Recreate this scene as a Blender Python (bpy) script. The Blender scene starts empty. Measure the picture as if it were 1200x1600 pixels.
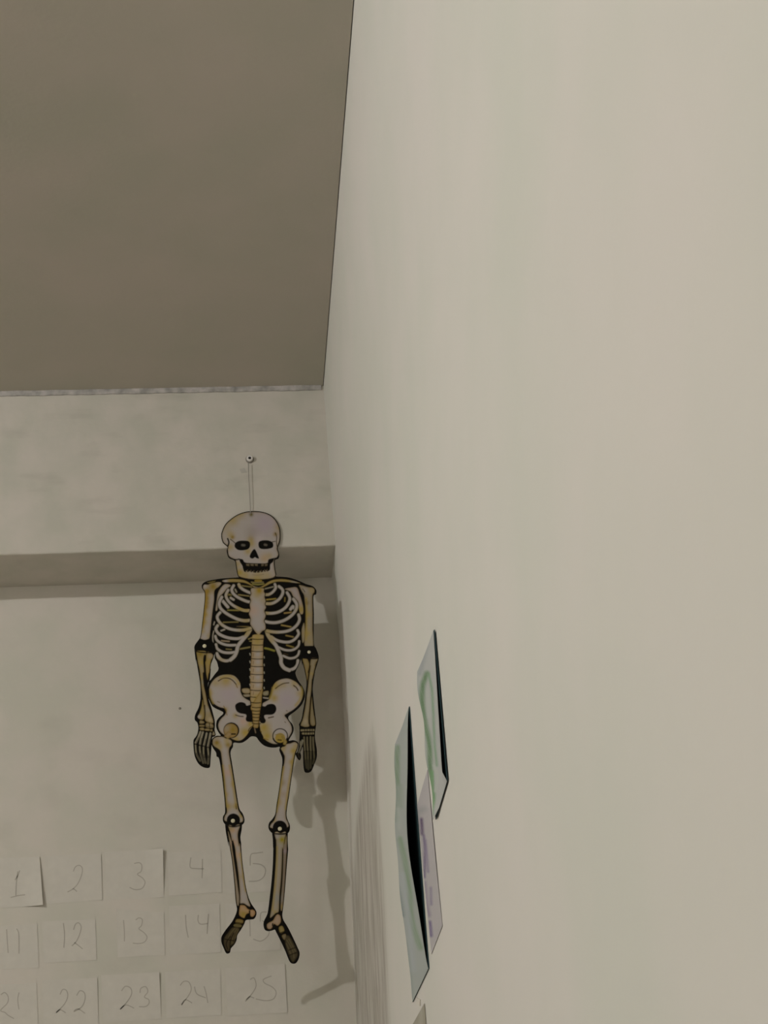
import bpy, math, random
import numpy as np
from mathutils import Matrix, Vector
from mathutils.geometry import delaunay_2d_cdt
random.seed(4)
COL = bpy.context.scene.collection

# ------------------------------------------------------------------ camera
# world: X right (right wall at x=0), Y into the room corner (beam face y=0), Z up (underside of beam z=0)
XD, YD, YZ = 402.0, 1900.0, -5000.0
XZ = XD + .0266*(YZ-YD)
FPX = math.sqrt(-((XD-600)*(XZ-600)+(YD-800)*(YZ-800)))
_y = np.array([XD-600, YD-800, FPX]); _y /= np.linalg.norm(_y)
_z = np.array([XZ-600, YZ-800, FPX]); _z /= np.linalg.norm(_z)
R = np.stack([np.cross(_y, _z), _y, _z], 1)          # camera(x right, y down, z forward) = R @ world
_r = R.T @ np.array([523-600., 852-800., FPX])
CAM = -_r/_r[1]*3.2

def hit(px, ax, val):
    """photo positions (n,2) -> points on the world plane axis=val"""
    px = np.atleast_2d(np.asarray(px, float))
    r = np.stack([px[:,0]-600, px[:,1]-800, np.full(len(px), FPX)], 1) @ R
    t = (val-CAM[ax])/r[:,ax]
    return CAM + r*t[:,None]

cam = bpy.data.cameras.new('camera'); co = bpy.data.objects.new('camera', cam); COL.objects.link(co)
cam.sensor_fit = 'VERTICAL'; cam.sensor_height = 36; cam.lens = FPX/1600*36; cam.clip_start = .02
M = Matrix.Identity(4)
for i in range(3):
    M[i][0] = R[0,i]; M[i][1] = -R[1,i]; M[i][2] = -R[2,i]; M[i][3] = CAM[i]
co.matrix_world = M
bpy.context.scene.camera = co

DW = .19                                             # depth of the beam = distance from its face to the wall below
CZ = float(hit([505, 603], 1, 0)[0,2])               # ceiling height
FLOOR = float(CAM[2])-1.45
LX, FY = -4.4, -4.8                                  # left wall, wall behind the camera

# ------------------------------------------------------------------ materials
def lin(c):
    c = np.asarray(c, float)/255
    return np.where(c <= .04045, c/12.92, ((c+.055)/1.055)**2.4)

def plaster(name, rgb, var=.05, bump=.15, scale=9, fine=90, rough=.85, tint=True):
    m = bpy.data.materials.new(name); m.use_nodes = True
    nt = m.node_tree; n = nt.nodes; b = n['Principled BSDF']; b.inputs['Roughness'].default_value = rough
    b.inputs['Specular IOR Level'].default_value = .25
    tc = n.new('ShaderNodeTexCoord')
    n1 = n.new('ShaderNodeTexNoise'); n1.inputs['Scale'].default_value = scale; n1.inputs['Detail'].default_value = 3
    n2 = n.new('ShaderNodeTexNoise'); n2.inputs['Scale'].default_value = fine; n2.inputs['Detail'].default_value = 4
    nt.links.new(tc.outputs['Object'], n1.inputs['Vector']); nt.links.new(tc.outputs['Object'], n2.inputs['Vector'])
    cr = n.new('ShaderNodeValToRGB'); e = cr.color_ramp.elements
    c = np.array(rgb)
    a = c*(1-var)*np.array([.985,1.01,.985]) if tint else c*(1-var)
    d = c*(1+var)*np.array([1.012,.995,1.0]) if tint else c*(1+var)
    e[0].position = .35; e[0].color = (*a, 1); e[1].position = .65; e[1].color = (*d, 1)
    nt.links.new(n1.outputs['Fac'], cr.inputs['Fac']); nt.links.new(cr.outputs['Color'], b.inputs['Base Color'])
    bp = n.new('ShaderNodeBump'); bp.inputs['Strength'].default_value = bump; bp.inputs['Distance'].default_value = .004
    nt.links.new(n2.outputs['Fac'], bp.inputs['Height']); nt.links.new(bp.outputs['Normal'], b.inputs['Normal'])
    return m

def plain(name, rgb, rough=.7, spec=.3, metal=0):
    m = bpy.data.materials.new(name); m.use_nodes = True; b = m.node_tree.nodes['Principled BSDF']
    nt = m.node_tree; tc = nt.nodes.new('ShaderNodeTexCoord'); nz = nt.nodes.new('ShaderNodeTexNoise'); nz.inputs['Scale'].default_value = 60
    cr = nt.nodes.new('ShaderNodeValToRGB'); c = np.array(rgb)
    cr.color_ramp.elements[0].color = (*(c*.94), 1); cr.color_ramp.elements[1].color = (*np.minimum(c*1.06, 1), 1)
    nt.links.new(tc.outputs['Object'], nz.inputs['Vector']); nt.links.new(nz.outputs['Fac'], cr.inputs['Fac'])
    nt.links.new(cr.outputs['Color'], b.inputs['Base Color'])
    b.inputs['Roughness'].default_value = rough; b.inputs['Specular IOR Level'].default_value = spec; b.inputs['Metallic'].default_value = metal
    return m

def printed(name, rough=.75, spec=.2):
    m = bpy.data.materials.new(name); m.use_nodes = True; nt = m.node_tree; b = nt.nodes['Principled BSDF']
    at = nt.nodes.new('ShaderNodeAttribute'); at.attribute_name = 'ink'
    nt.links.new(at.outputs['Color'], b.inputs['Base Color'])
    b.inputs['Roughness'].default_value = rough; b.inputs['Specular IOR Level'].default_value = spec
    return m

WALL = (.60, .575, .515)
M_wr = plaster('painted_plaster_right', (.645,.63,.575), .02, .10, 3, 22)
def add_streaks(m):
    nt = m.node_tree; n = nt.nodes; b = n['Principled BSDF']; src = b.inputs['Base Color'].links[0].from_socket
    at = n.new('ShaderNodeAttribute'); at.attribute_name = 'streak_mask'
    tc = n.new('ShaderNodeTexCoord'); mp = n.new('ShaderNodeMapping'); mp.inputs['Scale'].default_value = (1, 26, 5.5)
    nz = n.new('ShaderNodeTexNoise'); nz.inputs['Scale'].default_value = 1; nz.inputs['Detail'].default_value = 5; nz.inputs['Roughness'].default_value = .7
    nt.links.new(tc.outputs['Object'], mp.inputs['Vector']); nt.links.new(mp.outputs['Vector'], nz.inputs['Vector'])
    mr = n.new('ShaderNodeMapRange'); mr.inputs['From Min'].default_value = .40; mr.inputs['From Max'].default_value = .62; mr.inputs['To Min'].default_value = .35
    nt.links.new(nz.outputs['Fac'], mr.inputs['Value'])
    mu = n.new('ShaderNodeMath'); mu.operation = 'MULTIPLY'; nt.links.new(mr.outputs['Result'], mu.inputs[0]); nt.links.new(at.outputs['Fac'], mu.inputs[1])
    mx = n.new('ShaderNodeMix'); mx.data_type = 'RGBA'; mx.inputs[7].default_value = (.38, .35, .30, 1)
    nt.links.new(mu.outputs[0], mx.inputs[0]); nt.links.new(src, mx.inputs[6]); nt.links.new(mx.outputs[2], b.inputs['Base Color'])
add_streaks(M_wr)
M_wb = plaster('painted_plaster_back', (.585,.555,.49), .03, .15, 9, 70)
M_beam = plaster('painted_plaster_beam', (.56,.53,.468), .05, .25, 11, 60)
def add_smudge(m, scale, amount):
    nt = m.node_tree; n = nt.nodes; b = n['Principled BSDF']; src = b.inputs['Base Color'].links[0].from_socket
    tc = n.new('ShaderNodeTexCoord'); mp = n.new('ShaderNodeMapping'); mp.inputs['Scale'].default_value = scale
    nz = n.new('ShaderNodeTexNoise'); nz.inputs['Scale'].default_value = 1; nz.inputs['Detail'].default_value = 4
    nt.links.new(tc.outputs['Object'], mp.inputs['Vector']); nt.links.new(mp.outputs['Vector'], nz.inputs['Vector'])
    mr = n.new('ShaderNodeMapRange'); mr.inputs['From Min'].default_value = .56; mr.inputs['From Max'].default_value = .74; mr.inputs['To Max'].default_value = amount
    nt.links.new(nz.outputs['Fac'], mr.inputs['Value'])
    mx = n.new('ShaderNodeMix'); mx.data_type = 'RGBA'; mx.inputs[7].default_value = (.30, .275, .235, 1)
    nt.links.new(mr.outputs['Result'], mx.inputs[0]); nt.links.new(src, mx.inputs[6]); nt.links.new(mx.outputs[2], b.inputs['Base Color'])
add_smudge(M_beam, (7, 7, 26), .24); add_smudge(M_wb, (6, 6, 9), .16)
M_ceil = plaster('ceiling_paint', (.50,.465,.40), .03, .10, 4, 80)
M_floor = plaster('floor_tile', (.50,.46,.41), .08, .05, 3, 30, .6)
M_wh = plaster('painted_plaster_far', (.80,.775,.735), .02, .1, 5, 60)
M_trim = plaster('rough_trim_paint', (.41,.39,.37), .26, .4, 45, 200)
M_ink = printed('printed_card', .9, .06); M_cardedge = plain('card_edge', (.06,.055,.05))
M_cardback = plain('card_back', (.45,.40,.32))
M_paper = plain('note_paper', (.59,.563,.50)); M_pencil = plain('pencil_line', (.40,.375,.32))
M_art = printed('watercolour_paper', .9); M_dark = plain('dark_teal_card', (.030,.058,.064), .85, .1)
M_white = plain('white_plastic', (.75,.72,.68), .4); M_black = plain('dark_hole', (.012,.010,.009))
M_rim = plain('grey_rim', (.22,.20,.17), .5); M_string = plain('thread', (.30,.28,.24))
M_rivet = plain('pale_rivet', (.62,.58,.40), .45, .5); M_tape = plain('clear_tape', (.47,.45,.40), .3, .5)

# ------------------------------------------------------------------ object helpers
def link(name, verts, faces, mat, parent=None, smooth=False, mats=None, mi=None):
    me = bpy.data.meshes.new(name); me.from_pydata([tuple(map(float, v)) for v in verts], [], [tuple(map(int, f)) for f in faces])
    for m in (mats or [mat]): me.materials.append(m)
    if mi is not None: me.polygons.foreach_set('material_index', np.asarray(mi, np.int32))
    if smooth: me.polygons.foreach_set('use_smooth', np.ones(len(faces), bool))
    me.update()
    o = bpy.data.objects.new(name, me); COL.objects.link(o)
    if parent is not None:
        o.parent = parent; o.matrix_parent_inverse = Matrix.Translation(-parent.location)
    return o

def tag(o, label=None, cat=None, group=None, kind=None):
    if label: o['label'] = label
    if cat: o['category'] = cat
    if group: o['group'] = group
    if kind: o['kind'] = kind
    return o

def thing(name, loc, label, cat, group=None):
    o = bpy.data.objects.new(name, None); o.empty_display_size = .02; COL.objects.link(o); o.location = loc
    return tag(o, label, cat, group)

def box(name, a, b, mat, parent=None):
    x0,y0,z0 = a; x1,y1,z1 = b
    v = [(x0,y0,z0),(x1,y0,z0),(x1,y1,z0),(x0,y1,z0),(x0,y0,z1),(x1,y0,z1),(x1,y1,z1),(x0,y1,z1)]
    f = [(0,3,2,1),(4,5,6,7),(0,1,5,4),(1,2,6,5),(2,3,7,6),(3,0,4,7)]
    return link(name, v, f, mat, parent)

def lathe(name, prof, centre, axis, mat, parent=None, n=28):
    """profile of (radius, along) turned about a world axis through centre; along grows away from the surface"""
    ax = Vector(axis).normalized(); u = ax.orthogonal().normalized(); w = ax.cross(u)
    v = []; f = []
    for r, h in prof:
        for k in range(n):
            t = 2*math.pi*k/n; v.append(Vector(centre)+ax*h+u*(r*math.cos(t))+w*(r*math.sin(t)))
    for i in range(len(prof)-1):
        for k in range(n): f.append((i*n+k, i*n+(k+1)%n, (i+1)*n+(k+1)%n, (i+1)*n+k))
    f.append(tuple(range(n-1,-1,-1))); f.append(tuple(range((len(prof)-1)*n, len(prof)*n)))
    return link(name, v, f, mat, parent, smooth=True)

def tube(name, pts, r, mat, parent=None, n=8):
    v = []; f = []
    pts = [Vector(p) for p in pts]
    for i, p in enumerate(pts):
        d = (pts[min(i+1, len(pts)-1)]-pts[max(i-1, 0)]).normalized(); u = d.orthogonal().normalized(); w = d.cross(u)
        for k in range(n):
            t = 2*math.pi*k/n; v.append(p+u*(r*math.cos(t))+w*(r*math.sin(t)))
    for i in range(len(pts)-1):
        for k in range(n): f.append((i*n+k, i*n+(k+1)%n, (i+1)*n+(k+1)%n, (i+1)*n+k))
    f.append(tuple(range(n-1,-1,-1))); f.append(tuple(range((len(pts)-1)*n, len(pts)*n)))
    return link(name, v, f, mat, parent, smooth=True)

def inside(P, poly):
    r = np.zeros(len(P), bool); x, y = P[:,0], P[:,1]; n = len(poly)
    for i in range(n):
        x1, y1 = poly[i]; x2, y2 = poly[(i+1)%n]
        if y1 == y2: continue
        c = ((y1 > y) != (y2 > y)) & (x < (x2-x1)*(y-y1)/(y2-y1)+x1)
        r ^= c
    return r

def segdist(P, pts, closed):
    d = np.full(len(P), 1e9); n = len(pts)
    for i in range(n if closed else n-1):
        a = pts[i]; b = pts[(i+1)%n]; ab = b-a; L = ab@ab
        t = np.clip(((P-a)@ab)/L, 0, 1) if L > 0 else np.zeros(len(P))
        q = P-(a+t[:,None]*ab); d = np.minimum(d, (q*q).sum(1))
    return np.sqrt(d)

# ------------------------------------------------------------------ the room
def wall_x(z):                                       # the right wall is not quite plumb
    return np.interp(z, [-3, -1.0, -.68, -.38, -.14, -.03, 0, .2, .39, 1], [.006,.006,.008,.0125,.0115,.006,.001,-.004,-.0065,-.0065])

def sheet_wall():
    ys = np.concatenate([np.linspace(FY-.1, -1.2, 16), np.linspace(-1.1, DW+.12, 110)])
    zs = np.concatenate([np.linspace(FLOOR-.05, -1.3, 8), np.linspace(-1.25, CZ+.12, 130)])
    v = []; f = []
    for s in (0, .12):
        for z in zs:
            for y in ys: v.append((float(wall_x(z))*(1 if s == 0 else 0)+s, y, z))
    n = len(ys); N = n*len(zs)
    for j in range(len(zs)-1):
        for i in range(n-1):
            a = j*n+i
            f.append((a, a+n, a+n+1, a+1)); f.append((N+a, N+a+1, N+a+n+1, N+a+n))
    rim = [j*n for j in range(len(zs))]; rim2 = [j*n+n-1 for j in range(len(zs))]
    for a, b in zip(rim[:-1], rim[1:]): f.append((a, N+a, N+b, b))
    for a, b in zip(rim2[:-1], rim2[1:]): f.append((b, N+b, N+a, a))
    L = len(zs)-1
    for i in range(n-1):
        f.append((i+1, N+i+1, N+i, i)); f.append((L*n+i, N+L*n+i, N+L*n+i+1, L*n+i+1))
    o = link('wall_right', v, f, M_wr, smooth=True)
    # darker streaked patch low beside the corner
    W = np.array(v); g = hit(STREAK_OUTLINE, 0, .008)[:, 1:]; q = W[:, 1:]
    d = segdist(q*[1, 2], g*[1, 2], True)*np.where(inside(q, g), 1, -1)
    at = o.data.attributes.new('streak_mask', 'FLOAT', 'POINT'); at.data.foreach_set('value', np.clip(.4+d/.10, 0, 1).astype(np.float32))
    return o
STREAK_OUTLINE = [(580,1146),(590,1190),(591,1260),(597,1330),(603,1420),(609,1560),(616,1680),(556,1680),(555,1480),(551,1380),(555,1300),(561,1240),(569,1180)]
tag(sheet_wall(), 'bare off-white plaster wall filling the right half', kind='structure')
tag(box('wall_back', (LX-.1, DW, FLOOR-.05), (.11, DW+.12, CZ+.12), M_wb), 'off-white wall recessed under the beam, left of the corner', kind='structure')
tag(box('wall_left', (LX-.1, FY, FLOOR-.05), (LX, DW, CZ+.12), M_wh), kind='structure')
tag(box('wall_front', (LX-.1, FY-.12, FLOOR-.05), (0, FY, CZ+.12), M_wh), kind='structure')
tag(box('floor', (LX, FY, FLOOR-.1), (.1, DW, FLOOR), M_floor), kind='structure')
tag(box('ceiling', (LX, FY, CZ), (-.0080, .0, CZ+.06), M_ceil), 'flat grey-brown ceiling at the upper left', kind='structure')

def beam():                                          # softened, slightly uneven plaster arris
    xs = np.linspace(LX, .03, 220); v = []; f = []
    rr = .004
    prof = [(DW+.02, 0), (rr, 0), (rr*.3, rr*.3), (0, rr), (0, CZ+.1), (DW+.02, CZ+.1)]
    for x in xs:
        w = .0005*math.sin(x*23)+.0003*math.sin(x*83+1)
        for k, (y, z) in enumerate(prof): v.append((x, y, z+(w if k in (1,2,3) else 0)))
    n = len(prof)
    for i in range(len(xs)-1):
        for k in range(n): f.append((i*n+k, i*n+(k+1)%n, (i+1)*n+(k+1)%n, (i+1)*n+k))
    f.append(tuple(range(n))); f.append(tuple(range((len(xs)-1)*n+n-1, (len(xs)-1)*n-1, -1)))
    return link('ceiling_beam', v, f, M_beam)
tag(beam(), 'pale plastered beam running under the ceiling', kind='structure')

def trim():                                          # lumpy bead along the ceiling line
    xs = np.linspace(LX, -.012, 500); v = []; f = []
    for x in xs:
        h = .0112+.0004*math.sin(x*57)+.0003*math.sin(x*191+2); t = .005+.0006*math.sin(x*71)
        for y, z in ((.004, CZ+.002), (-t, CZ+.002), (-t, CZ-h*.7), (-t*.6, CZ-h), (.004, CZ-h)): v.append((x, y, z))
    n = 5
    for i in range(len(xs)-1):
        for k in range(n): f.append((i*n+k, (i+1)*n+k, (i+1)*n+(k+1)%n, i*n+(k+1)%n))
    f.append(tuple(range(n-1,-1,-1))); f.append(tuple(range((len(xs)-1)*n, len(xs)*n)))
    return link('trim_1', v, f, M_trim)
tag(trim(), 'narrow rough greyish bead between ceiling and beam', kind='structure')

# ------------------------------------------------------------------ drawing: evaluated per vertex of the card
def Z(o, s, pts): return [(o[0]+x/s, o[1]+y/s) for x, y in pts]
K = lambda p: Z((320,780), 7.5, p)
A = lambda p: Z((290,890), 10., p)
B = lambda p: Z((390,890), 10., p)
C = lambda p: Z((290,1030), 8.89, p)
D = lambda p: Z((390,1030), 8.89, p)
E = lambda p: Z((320,1140), 7.5, p)
F = lambda p: Z((320,1310), 7.5, p)

def smooth(pts, closed=True, k=4):
    P = np.asarray(pts, float); n = len(P); out = []
    for i in range(n if closed else n-1):
        if closed: a, b, c, d = P[(i-1)%n], P[i], P[(i+1)%n], P[(i+2)%n]
        else: a, b, c, d = P[max(i-1,0)], P[i], P[i+1], P[min(i+2,n-1)]
        for j in range(k):
            t = j/k
            out.append(.5*((2*b)+(c-a)*t+(2*a-5*b+4*c-d)*t*t+(3*b-a-3*c+d)*t**3))
    if not closed: out.append(P[-1])
    return np.array(out)

class Ink:
    def __init__(s, base=(12,11,9), gain=1.0, wash=0):
        s.ops = []; s.base = base; s.gain = gain; s.wash = wash
    def fill(s, pts, c, sm=True, aa=.55, bone=1): s.ops.append(('f', smooth(pts) if sm else np.array(pts, float), c, 0, aa, bone)); return s
    def line(s, pts, w, c, sm=True, aa=.55, bone=0, closed=False): s.ops.append(('l', smooth(pts, closed) if sm and len(pts) > 2 else np.array(pts, float), c, w, aa, bone if not closed else bone, closed)); return s
    def blob(s, c0, r, c, k=.6): s.ops.append(('b', np.array([c0], float), c, r, k, 0)); return s
    def paint(s, P):
        col = np.tile(lin(s.base), (len(P), 1)); bone = np.zeros(len(P))
        for op in s.ops:
            kind, pts, c, w, aa = op[:5]; m = (w if kind != 'f' else 0)+3
            sel = np.where((P[:,0] > pts[:,0].min()-m) & (P[:,0] < pts[:,0].max()+m) & (P[:,1] > pts[:,1].min()-m) & (P[:,1] < pts[:,1].max()+m))[0]
            if not len(sel): continue
            Q = P[sel]
            if kind == 'f':
                d = segdist(Q, pts, True)*np.where(inside(Q, pts), -1, 1); al = np.clip(.5-d/(2*aa), 0, 1)
            elif kind == 'l':
                al = np.clip(.5-(segdist(Q, pts, op[6])-w/2)/(2*aa), 0, 1)
            else:
                d = np.sqrt(((Q-pts[0])**2).sum(1)); al = min(1, aa*1.2)*np.exp(-(d/(w*1.15))**2*1.6)*bone[sel]
            if s.wash:                                   # uneven watercolour wash
                n1 = np.sin(Q[:,1]*.31+Q[:,0]*.9+len(pts))*np.sin(Q[:,1]*.083+1.7*Q[:,0]+w)+.5*np.sin(Q[:,1]*.9-Q[:,0]*2.1); al = al*np.clip(s.wash+.22*n1, .1, 1)
            tint = lin(c)[None,:]
            if kind == 'f' and op[5] and not s.wash and min(c) > 45:      # printed bones brown towards their outline
                e = .85*np.exp(-np.clip(-d, 0, None)/1.9)[:,None]
                tint = tint*(1-e)+tint*np.array([.66,.54,.27])*e
            col[sel] = col[sel]*(1-al[:,None])+tint*al[:,None]
            if kind != 'b': bone[sel] = bone[sel]*(1-al)+op[5]*al
        return np.clip(col*s.gain, 0, .85)

# print colours as seen under the room light; gain turns them into surface reflectance
BONE = (123,117,112); WARM = (132,118,96); OCH = (118,102,50); DEEP = (100,83,32); OLV = (98,88,56); GREY = (110,104,92); BLK = (12,11,9); BRN = (50,40,26); SHD = (86,78,64)
INK = Ink(BLK, 2.0)
# skull
skull = K([(265,555),(215,505),(197,430),(207,375),(242,300),(302,240),(382,186),(470,154),(560,144),(660,150),(740,174),(798,212),(843,267),(872,335),(883,420),(876,490),(852,560),(850,590),(862,625),(866,660),(856,688),(818,706),(813,760),(822,830),(832,880),(826,903),(790,925),(700,940),(560,940),(470,928),(397,905),(385,880),(375,830),(365,760),(352,712),(292,684),(270,650),(262,600)])
INK.fill(skull, BONE)
for x,y,r,c,k in ((330,250,70,OCH,.55),(420,180,60,OCH,.45),(300,420,55,OCH,.5),(260,340,60,OCH,.25),(325,445,26,DEEP,.8),(545,180,26,(70,62,20),.95),(540,470,45,OCH,.55),(545,520,50,OCH,.6),(505,610,45,OCH,.6),(560,400,90,SHD,.25),(300,560,45,OCH,.5),(410,860,55,OCH,.95),(480,890,60,OCH,.6),(640,890,90,OCH,.45),(600,930,70,OCH,.5),(700,690,60,(128,104,66),.5),(760,660,40,OCH,.35),(740,890,60,OCH,.4),(828,410,30,DEEP,.75),(850,330,50,OCH,.4),(390,760,40,OCH,.5),(700,290,140,(120,108,118),.5),(640,470,60,(134,124,124),.5)):
    INK.blob(K([(x,y)])[0], r/7.5, c, k)
INK.line(skull, 1.25, (26,20,14), closed=True)
INK.line(K([(268,462),(282,505),(272,545),(262,565)]), 2.2, BLK).line(K([(826,395),(842,440),(840,500),(846,550)]), 1.3, BRN)
INK.line(K([(265,600),(272,655),(296,684),(350,708),(405,703)]), 2.0, BLK).line(K([(866,655),(845,688),(800,698),(755,708)]), 1.8, BLK)
INK.line(K([(300,470),(340,500),(360,520)]), 1.2, BRN).line(K([(790,500),(825,495)]), 1.2, BRN)
INK.fill(K([(350,555),(360,512),(400,489),(450,485),(508,490),(530,515),(527,560),(500,588),(440,599),(385,592)]), BLK, bone=0)
INK.fill(K([(628,525),(645,492),(700,481),(750,485),(792,505),(803,540),(790,568),(740,582),(680,585),(640,570)]), BLK, bone=0)
INK.line(K([(440,538),(462,540)]), 3.4, (72,68,60), aa=1.2).line(K([(704,533),(720,537)]), 3.2, (72,66,58), aa=1.2)
INK.fill(K([(578,584),(600,605),(620,650),(635,692),(610,692),(588,680),(565,694),(538,690),(526,668),(545,622)]), BLK, bone=0)
INK.fill(K([(405,702),(445,706),(475,742),(600,750),(728,748),(745,712),(808,695),(798,735),(768,765),(764,820),(742,842),(680,850),(600,862),(530,850),(470,852),(450,820),(440,780),(415,740)]), BLK, bone=0)
for a,b in ((482,525),(532,575),(583,622)): INK.fill(K([(a,757),(b,757),(b-3,784),(a+6,780)]), (84,78,66), sm=False)
for a,b in ((660,695),(702,736)): INK.fill(K([(a,757),(b,755),(b-4,782),(a+2,786)]), (76,70,60), sm=False)
for x,y in ((500,842),(540,846),(575,850),(620,852),(660,846),(700,840),(730,836)): INK.line(K([(x,y-14),(x+4,y+8)]), .9, (70,58,40)); INK.line(K([(x-14,y),(x-10,y+8)]), 1.2, (120,110,92))
INK.line(K([(560,885),(620,890),(690,880)]), .7, (96,84,70), aa=.9)
# neck and collar bones
INK.fill(K([(590,945),(660,945),(665,968),(590,968)]), DEEP).line(K([(545,972),(600,976),(685,972)]), 1.6, OLV).line(K([(560,992),(620,1000),(690,992)]), 2.6, (92,86,44))
INK.fill(K([(205,955),(300,936),(400,938),(470,952),(525,982),(565,1012),(610,1030),(655,1028),(700,1000),(742,970),(800,946),(880,936),(960,941),(1060,965),(1120,985),(1040,978),(940,968),(840,968),(765,992),(710,1020),(650,1046),(600,1044),(550,1016),(500,992),(440,976),(350,972),(240,972)]), (116,104,66))
INK.blob(K([(620,1035)])[0], 6, BONE, .9).blob(K([(240,962)])[0], 5, BONE, .8).blob(K([(1050,970)])[0], 7, GREY, .8)
INK.fill(A([(335,200),(400,185),(465,172),(450,190),(380,208)]), (70,64,40))
# shoulder blades
INK.fill(A([(620,225),(705,247),(645,300),(585,370),(535,425),(505,500),(497,625),(468,632),(488,470),(505,370),(550,285)]), BONE)
INK.fill(B([(550,305),(640,282),(738,280),(780,380),(812,480),(836,590),(834,685),(792,692),(772,600),(755,500),(690,440),(640,345)]), (120,112,108)).blob(B([(800,620)])[0], 7, OCH, .8)
# left ribs, back ones first
def rib(T, pts, w, c=BONE, o=1.5):
    p = T(pts); INK.line(p, w*.094+o, (16,13,9)); INK.line(p, w*.094, tuple(.74*q for q in c[:2])+(.62*c[2],), bone=1); INK.line(p, w*.094-1.3, c, bone=1, aa=.8)
for p,w,c in (([(880,252),(1030,272)],24,OLV),([(825,392),(900,402),(1000,415)],22,(110,98,64)),([(775,310),(795,350)],30,GREY),([(670,390),(715,395)],34,(80,74,44)),([(705,442),(750,470)],44,BONE),([(580,490),(660,585)],56,BONE),([(660,634),(840,636)],24,(104,98,52)),([(590,824),(820,818)],22,OLV),([(800,888),(990,890)],14,(52,44,44)),([(555,955),(610,935)],30,BONE),([(560,1112),(680,1122)],28,(112,98,82)),([(635,1242),(715,1248)],22,OLV),([(850,1240),(1000,1212)],30,OLV),([(985,1085),(1040,1065)],26,OLV),([(1000,1118),(1040,1120)],20,OLV)): rib(A, p, w, c, .6)
INK.line(A([(452,818),(440,862)]), 2.0, GREY).line(A([(440,960),(424,1040),(428,1140)]), 1.8, GREY)
INK.line(A([(460,1030),(470,1080)]), 1.5, (90,70,66))
rib(A, [(490,1310),(510,1370),(570,1412),(650,1425),(720,1395)], 52)
rib(A, [(475,1170),(495,1235),(570,1285),(670,1300),(790,1290)], 48)
rib(A, [(465,1040),(490,1105),(560,1152),(660,1180),(790,1180)], 46)
rib(A, [(500,875),(472,930),(515,1000),(600,1045),(700,1072),(820,1078),(920,1045)], 52)
rib(A, [(1010,935),(965,1010),(890,1100),(820,1190),(800,1270),(765,1350),(700,1410)], 66)
for p,w in (([(500,1330),(570,1412),(650,1425),(720,1395)],46),([(500,1240),(570,1285),(670,1300),(780,1285)],44),([(500,1110),(560,1152),(660,1180),(780,1180)],42),([(520,1000),(600,1045),(700,1072),(820,1078),(900,1050)],48)): INK.line(A(p), w*.094-1.1, BONE, bone=1, aa=.8)
rib(A, [(540,670),(495,730),(515,800),(580,870),(680,922),(800,945),(920,942),(1015,915)], 52)
rib(A, [(565,430),(525,520),(545,600),(620,672),(720,732),(820,777),(920,798),(1005,792)], 54)
rib(A, [(665,320),(630,400),(660,480),(730,550),(820,602),(910,637),(990,640)], 50)
rib(A, [(750,250),(720,310),(742,370),(800,422),(880,465),(960,497),(1000,505)], 52)
rib(A, [(832,232),(850,270),(900,312),(960,342),(1010,362)], 52)
for x,y,r,k in ((860,600,9,.75),(960,640,6,.7),(900,940,9,.45),(980,935,7,.6),(960,1010,5,.5),(900,795,8,.35),(960,800,5,.45),(560,1400,7,.35),(840,250,4,.5),(660,400,5,.3),(560,850,6,.25)): INK.blob(A([(x,y)])[0], r, OCH, k)
# right ribs
for p,w,c in (([(240,300),(370,268)],24,GREY),([(265,470),(410,455)],26,OCH),([(552,440),(550,495)],26,(90,76,36)),([(640,620),(675,575),(690,600)],54,BONE),([(545,680),(655,668)],28,(116,96,58)),([(500,868),(645,895)],28,(112,96,56)),([(570,1030),(680,1052)],28,(104,88,50)),([(580,1182),(690,1215)],28,(100,86,44)),([(535,1310),(600,1332)],20,(46,36,24)),([(240,1228),(300,1240),(385,1268)],36,(98,94,40))): rib(B, p, w, c, .6)
INK.fill(B([(850,830),(866,960),(852,1110),(826,1142),(814,1030),(816,920)]), GREY)
rib(B, [(755,1420),(742,1490),(690,1548),(615,1570)], 52)
rib(B, [(775,1275),(755,1335),(700,1376),(620,1385),(530,1350)], 42)
rib(B, [(775,1120),(762,1190),(700,1244),(630,1262),(540,1252),(450,1215)], 42)
rib(B, [(750,950),(765,1010),(700,1092),(620,1130),(530,1130),(420,1102),(340,1050)], 48)
rib(B, [(270,965),(292,1030),(350,1112),(412,1185),(452,1275),(490,1375),(492,1460),(540,1535),(620,1572)], 66)
for p,w in (([(700,1540),(615,1570)],46),([(700,1376),(620,1385),(520,1345)],38),([(700,1244),(630,1262),(540,1252),(440,1205)],38),([(620,1130),(530,1130),(420,1102),(330,1045)],44)): INK.line(B(p), w*.094-1.1, BONE, bone=1, aa=.8)
rib(B, [(765,705),(780,780),(742,862),(660,932),(560,967),(430,977),(320,967),(275,958)], 52)
rib(B, [(685,460),(735,540),(722,630),(650,722),(540,792),(420,827),(320,827),(250,812)], 54)
rib(B, [(585,360),(627,440),(610,520),(550,602),(450,662),(350,682),(255,680)], 52)
rib(B, [(458,262),(512,310),(517,370),(470,452),(390,512),(320,532),(255,530)], 52)
rib(B, [(395,228),(408,285),(362,350),(300,388),(245,392)], 48)
for x,y,r,k in ((290,530,7,.5),(270,390,5,.5),(270,680,5,.6),(280,960,8,.6),(330,1060,7,.45),(400,970,7,.3),(340,1120,5,.4),(760,640,5,.35)): INK.blob(B([(x,y)])[0], r, OCH, k)
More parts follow.
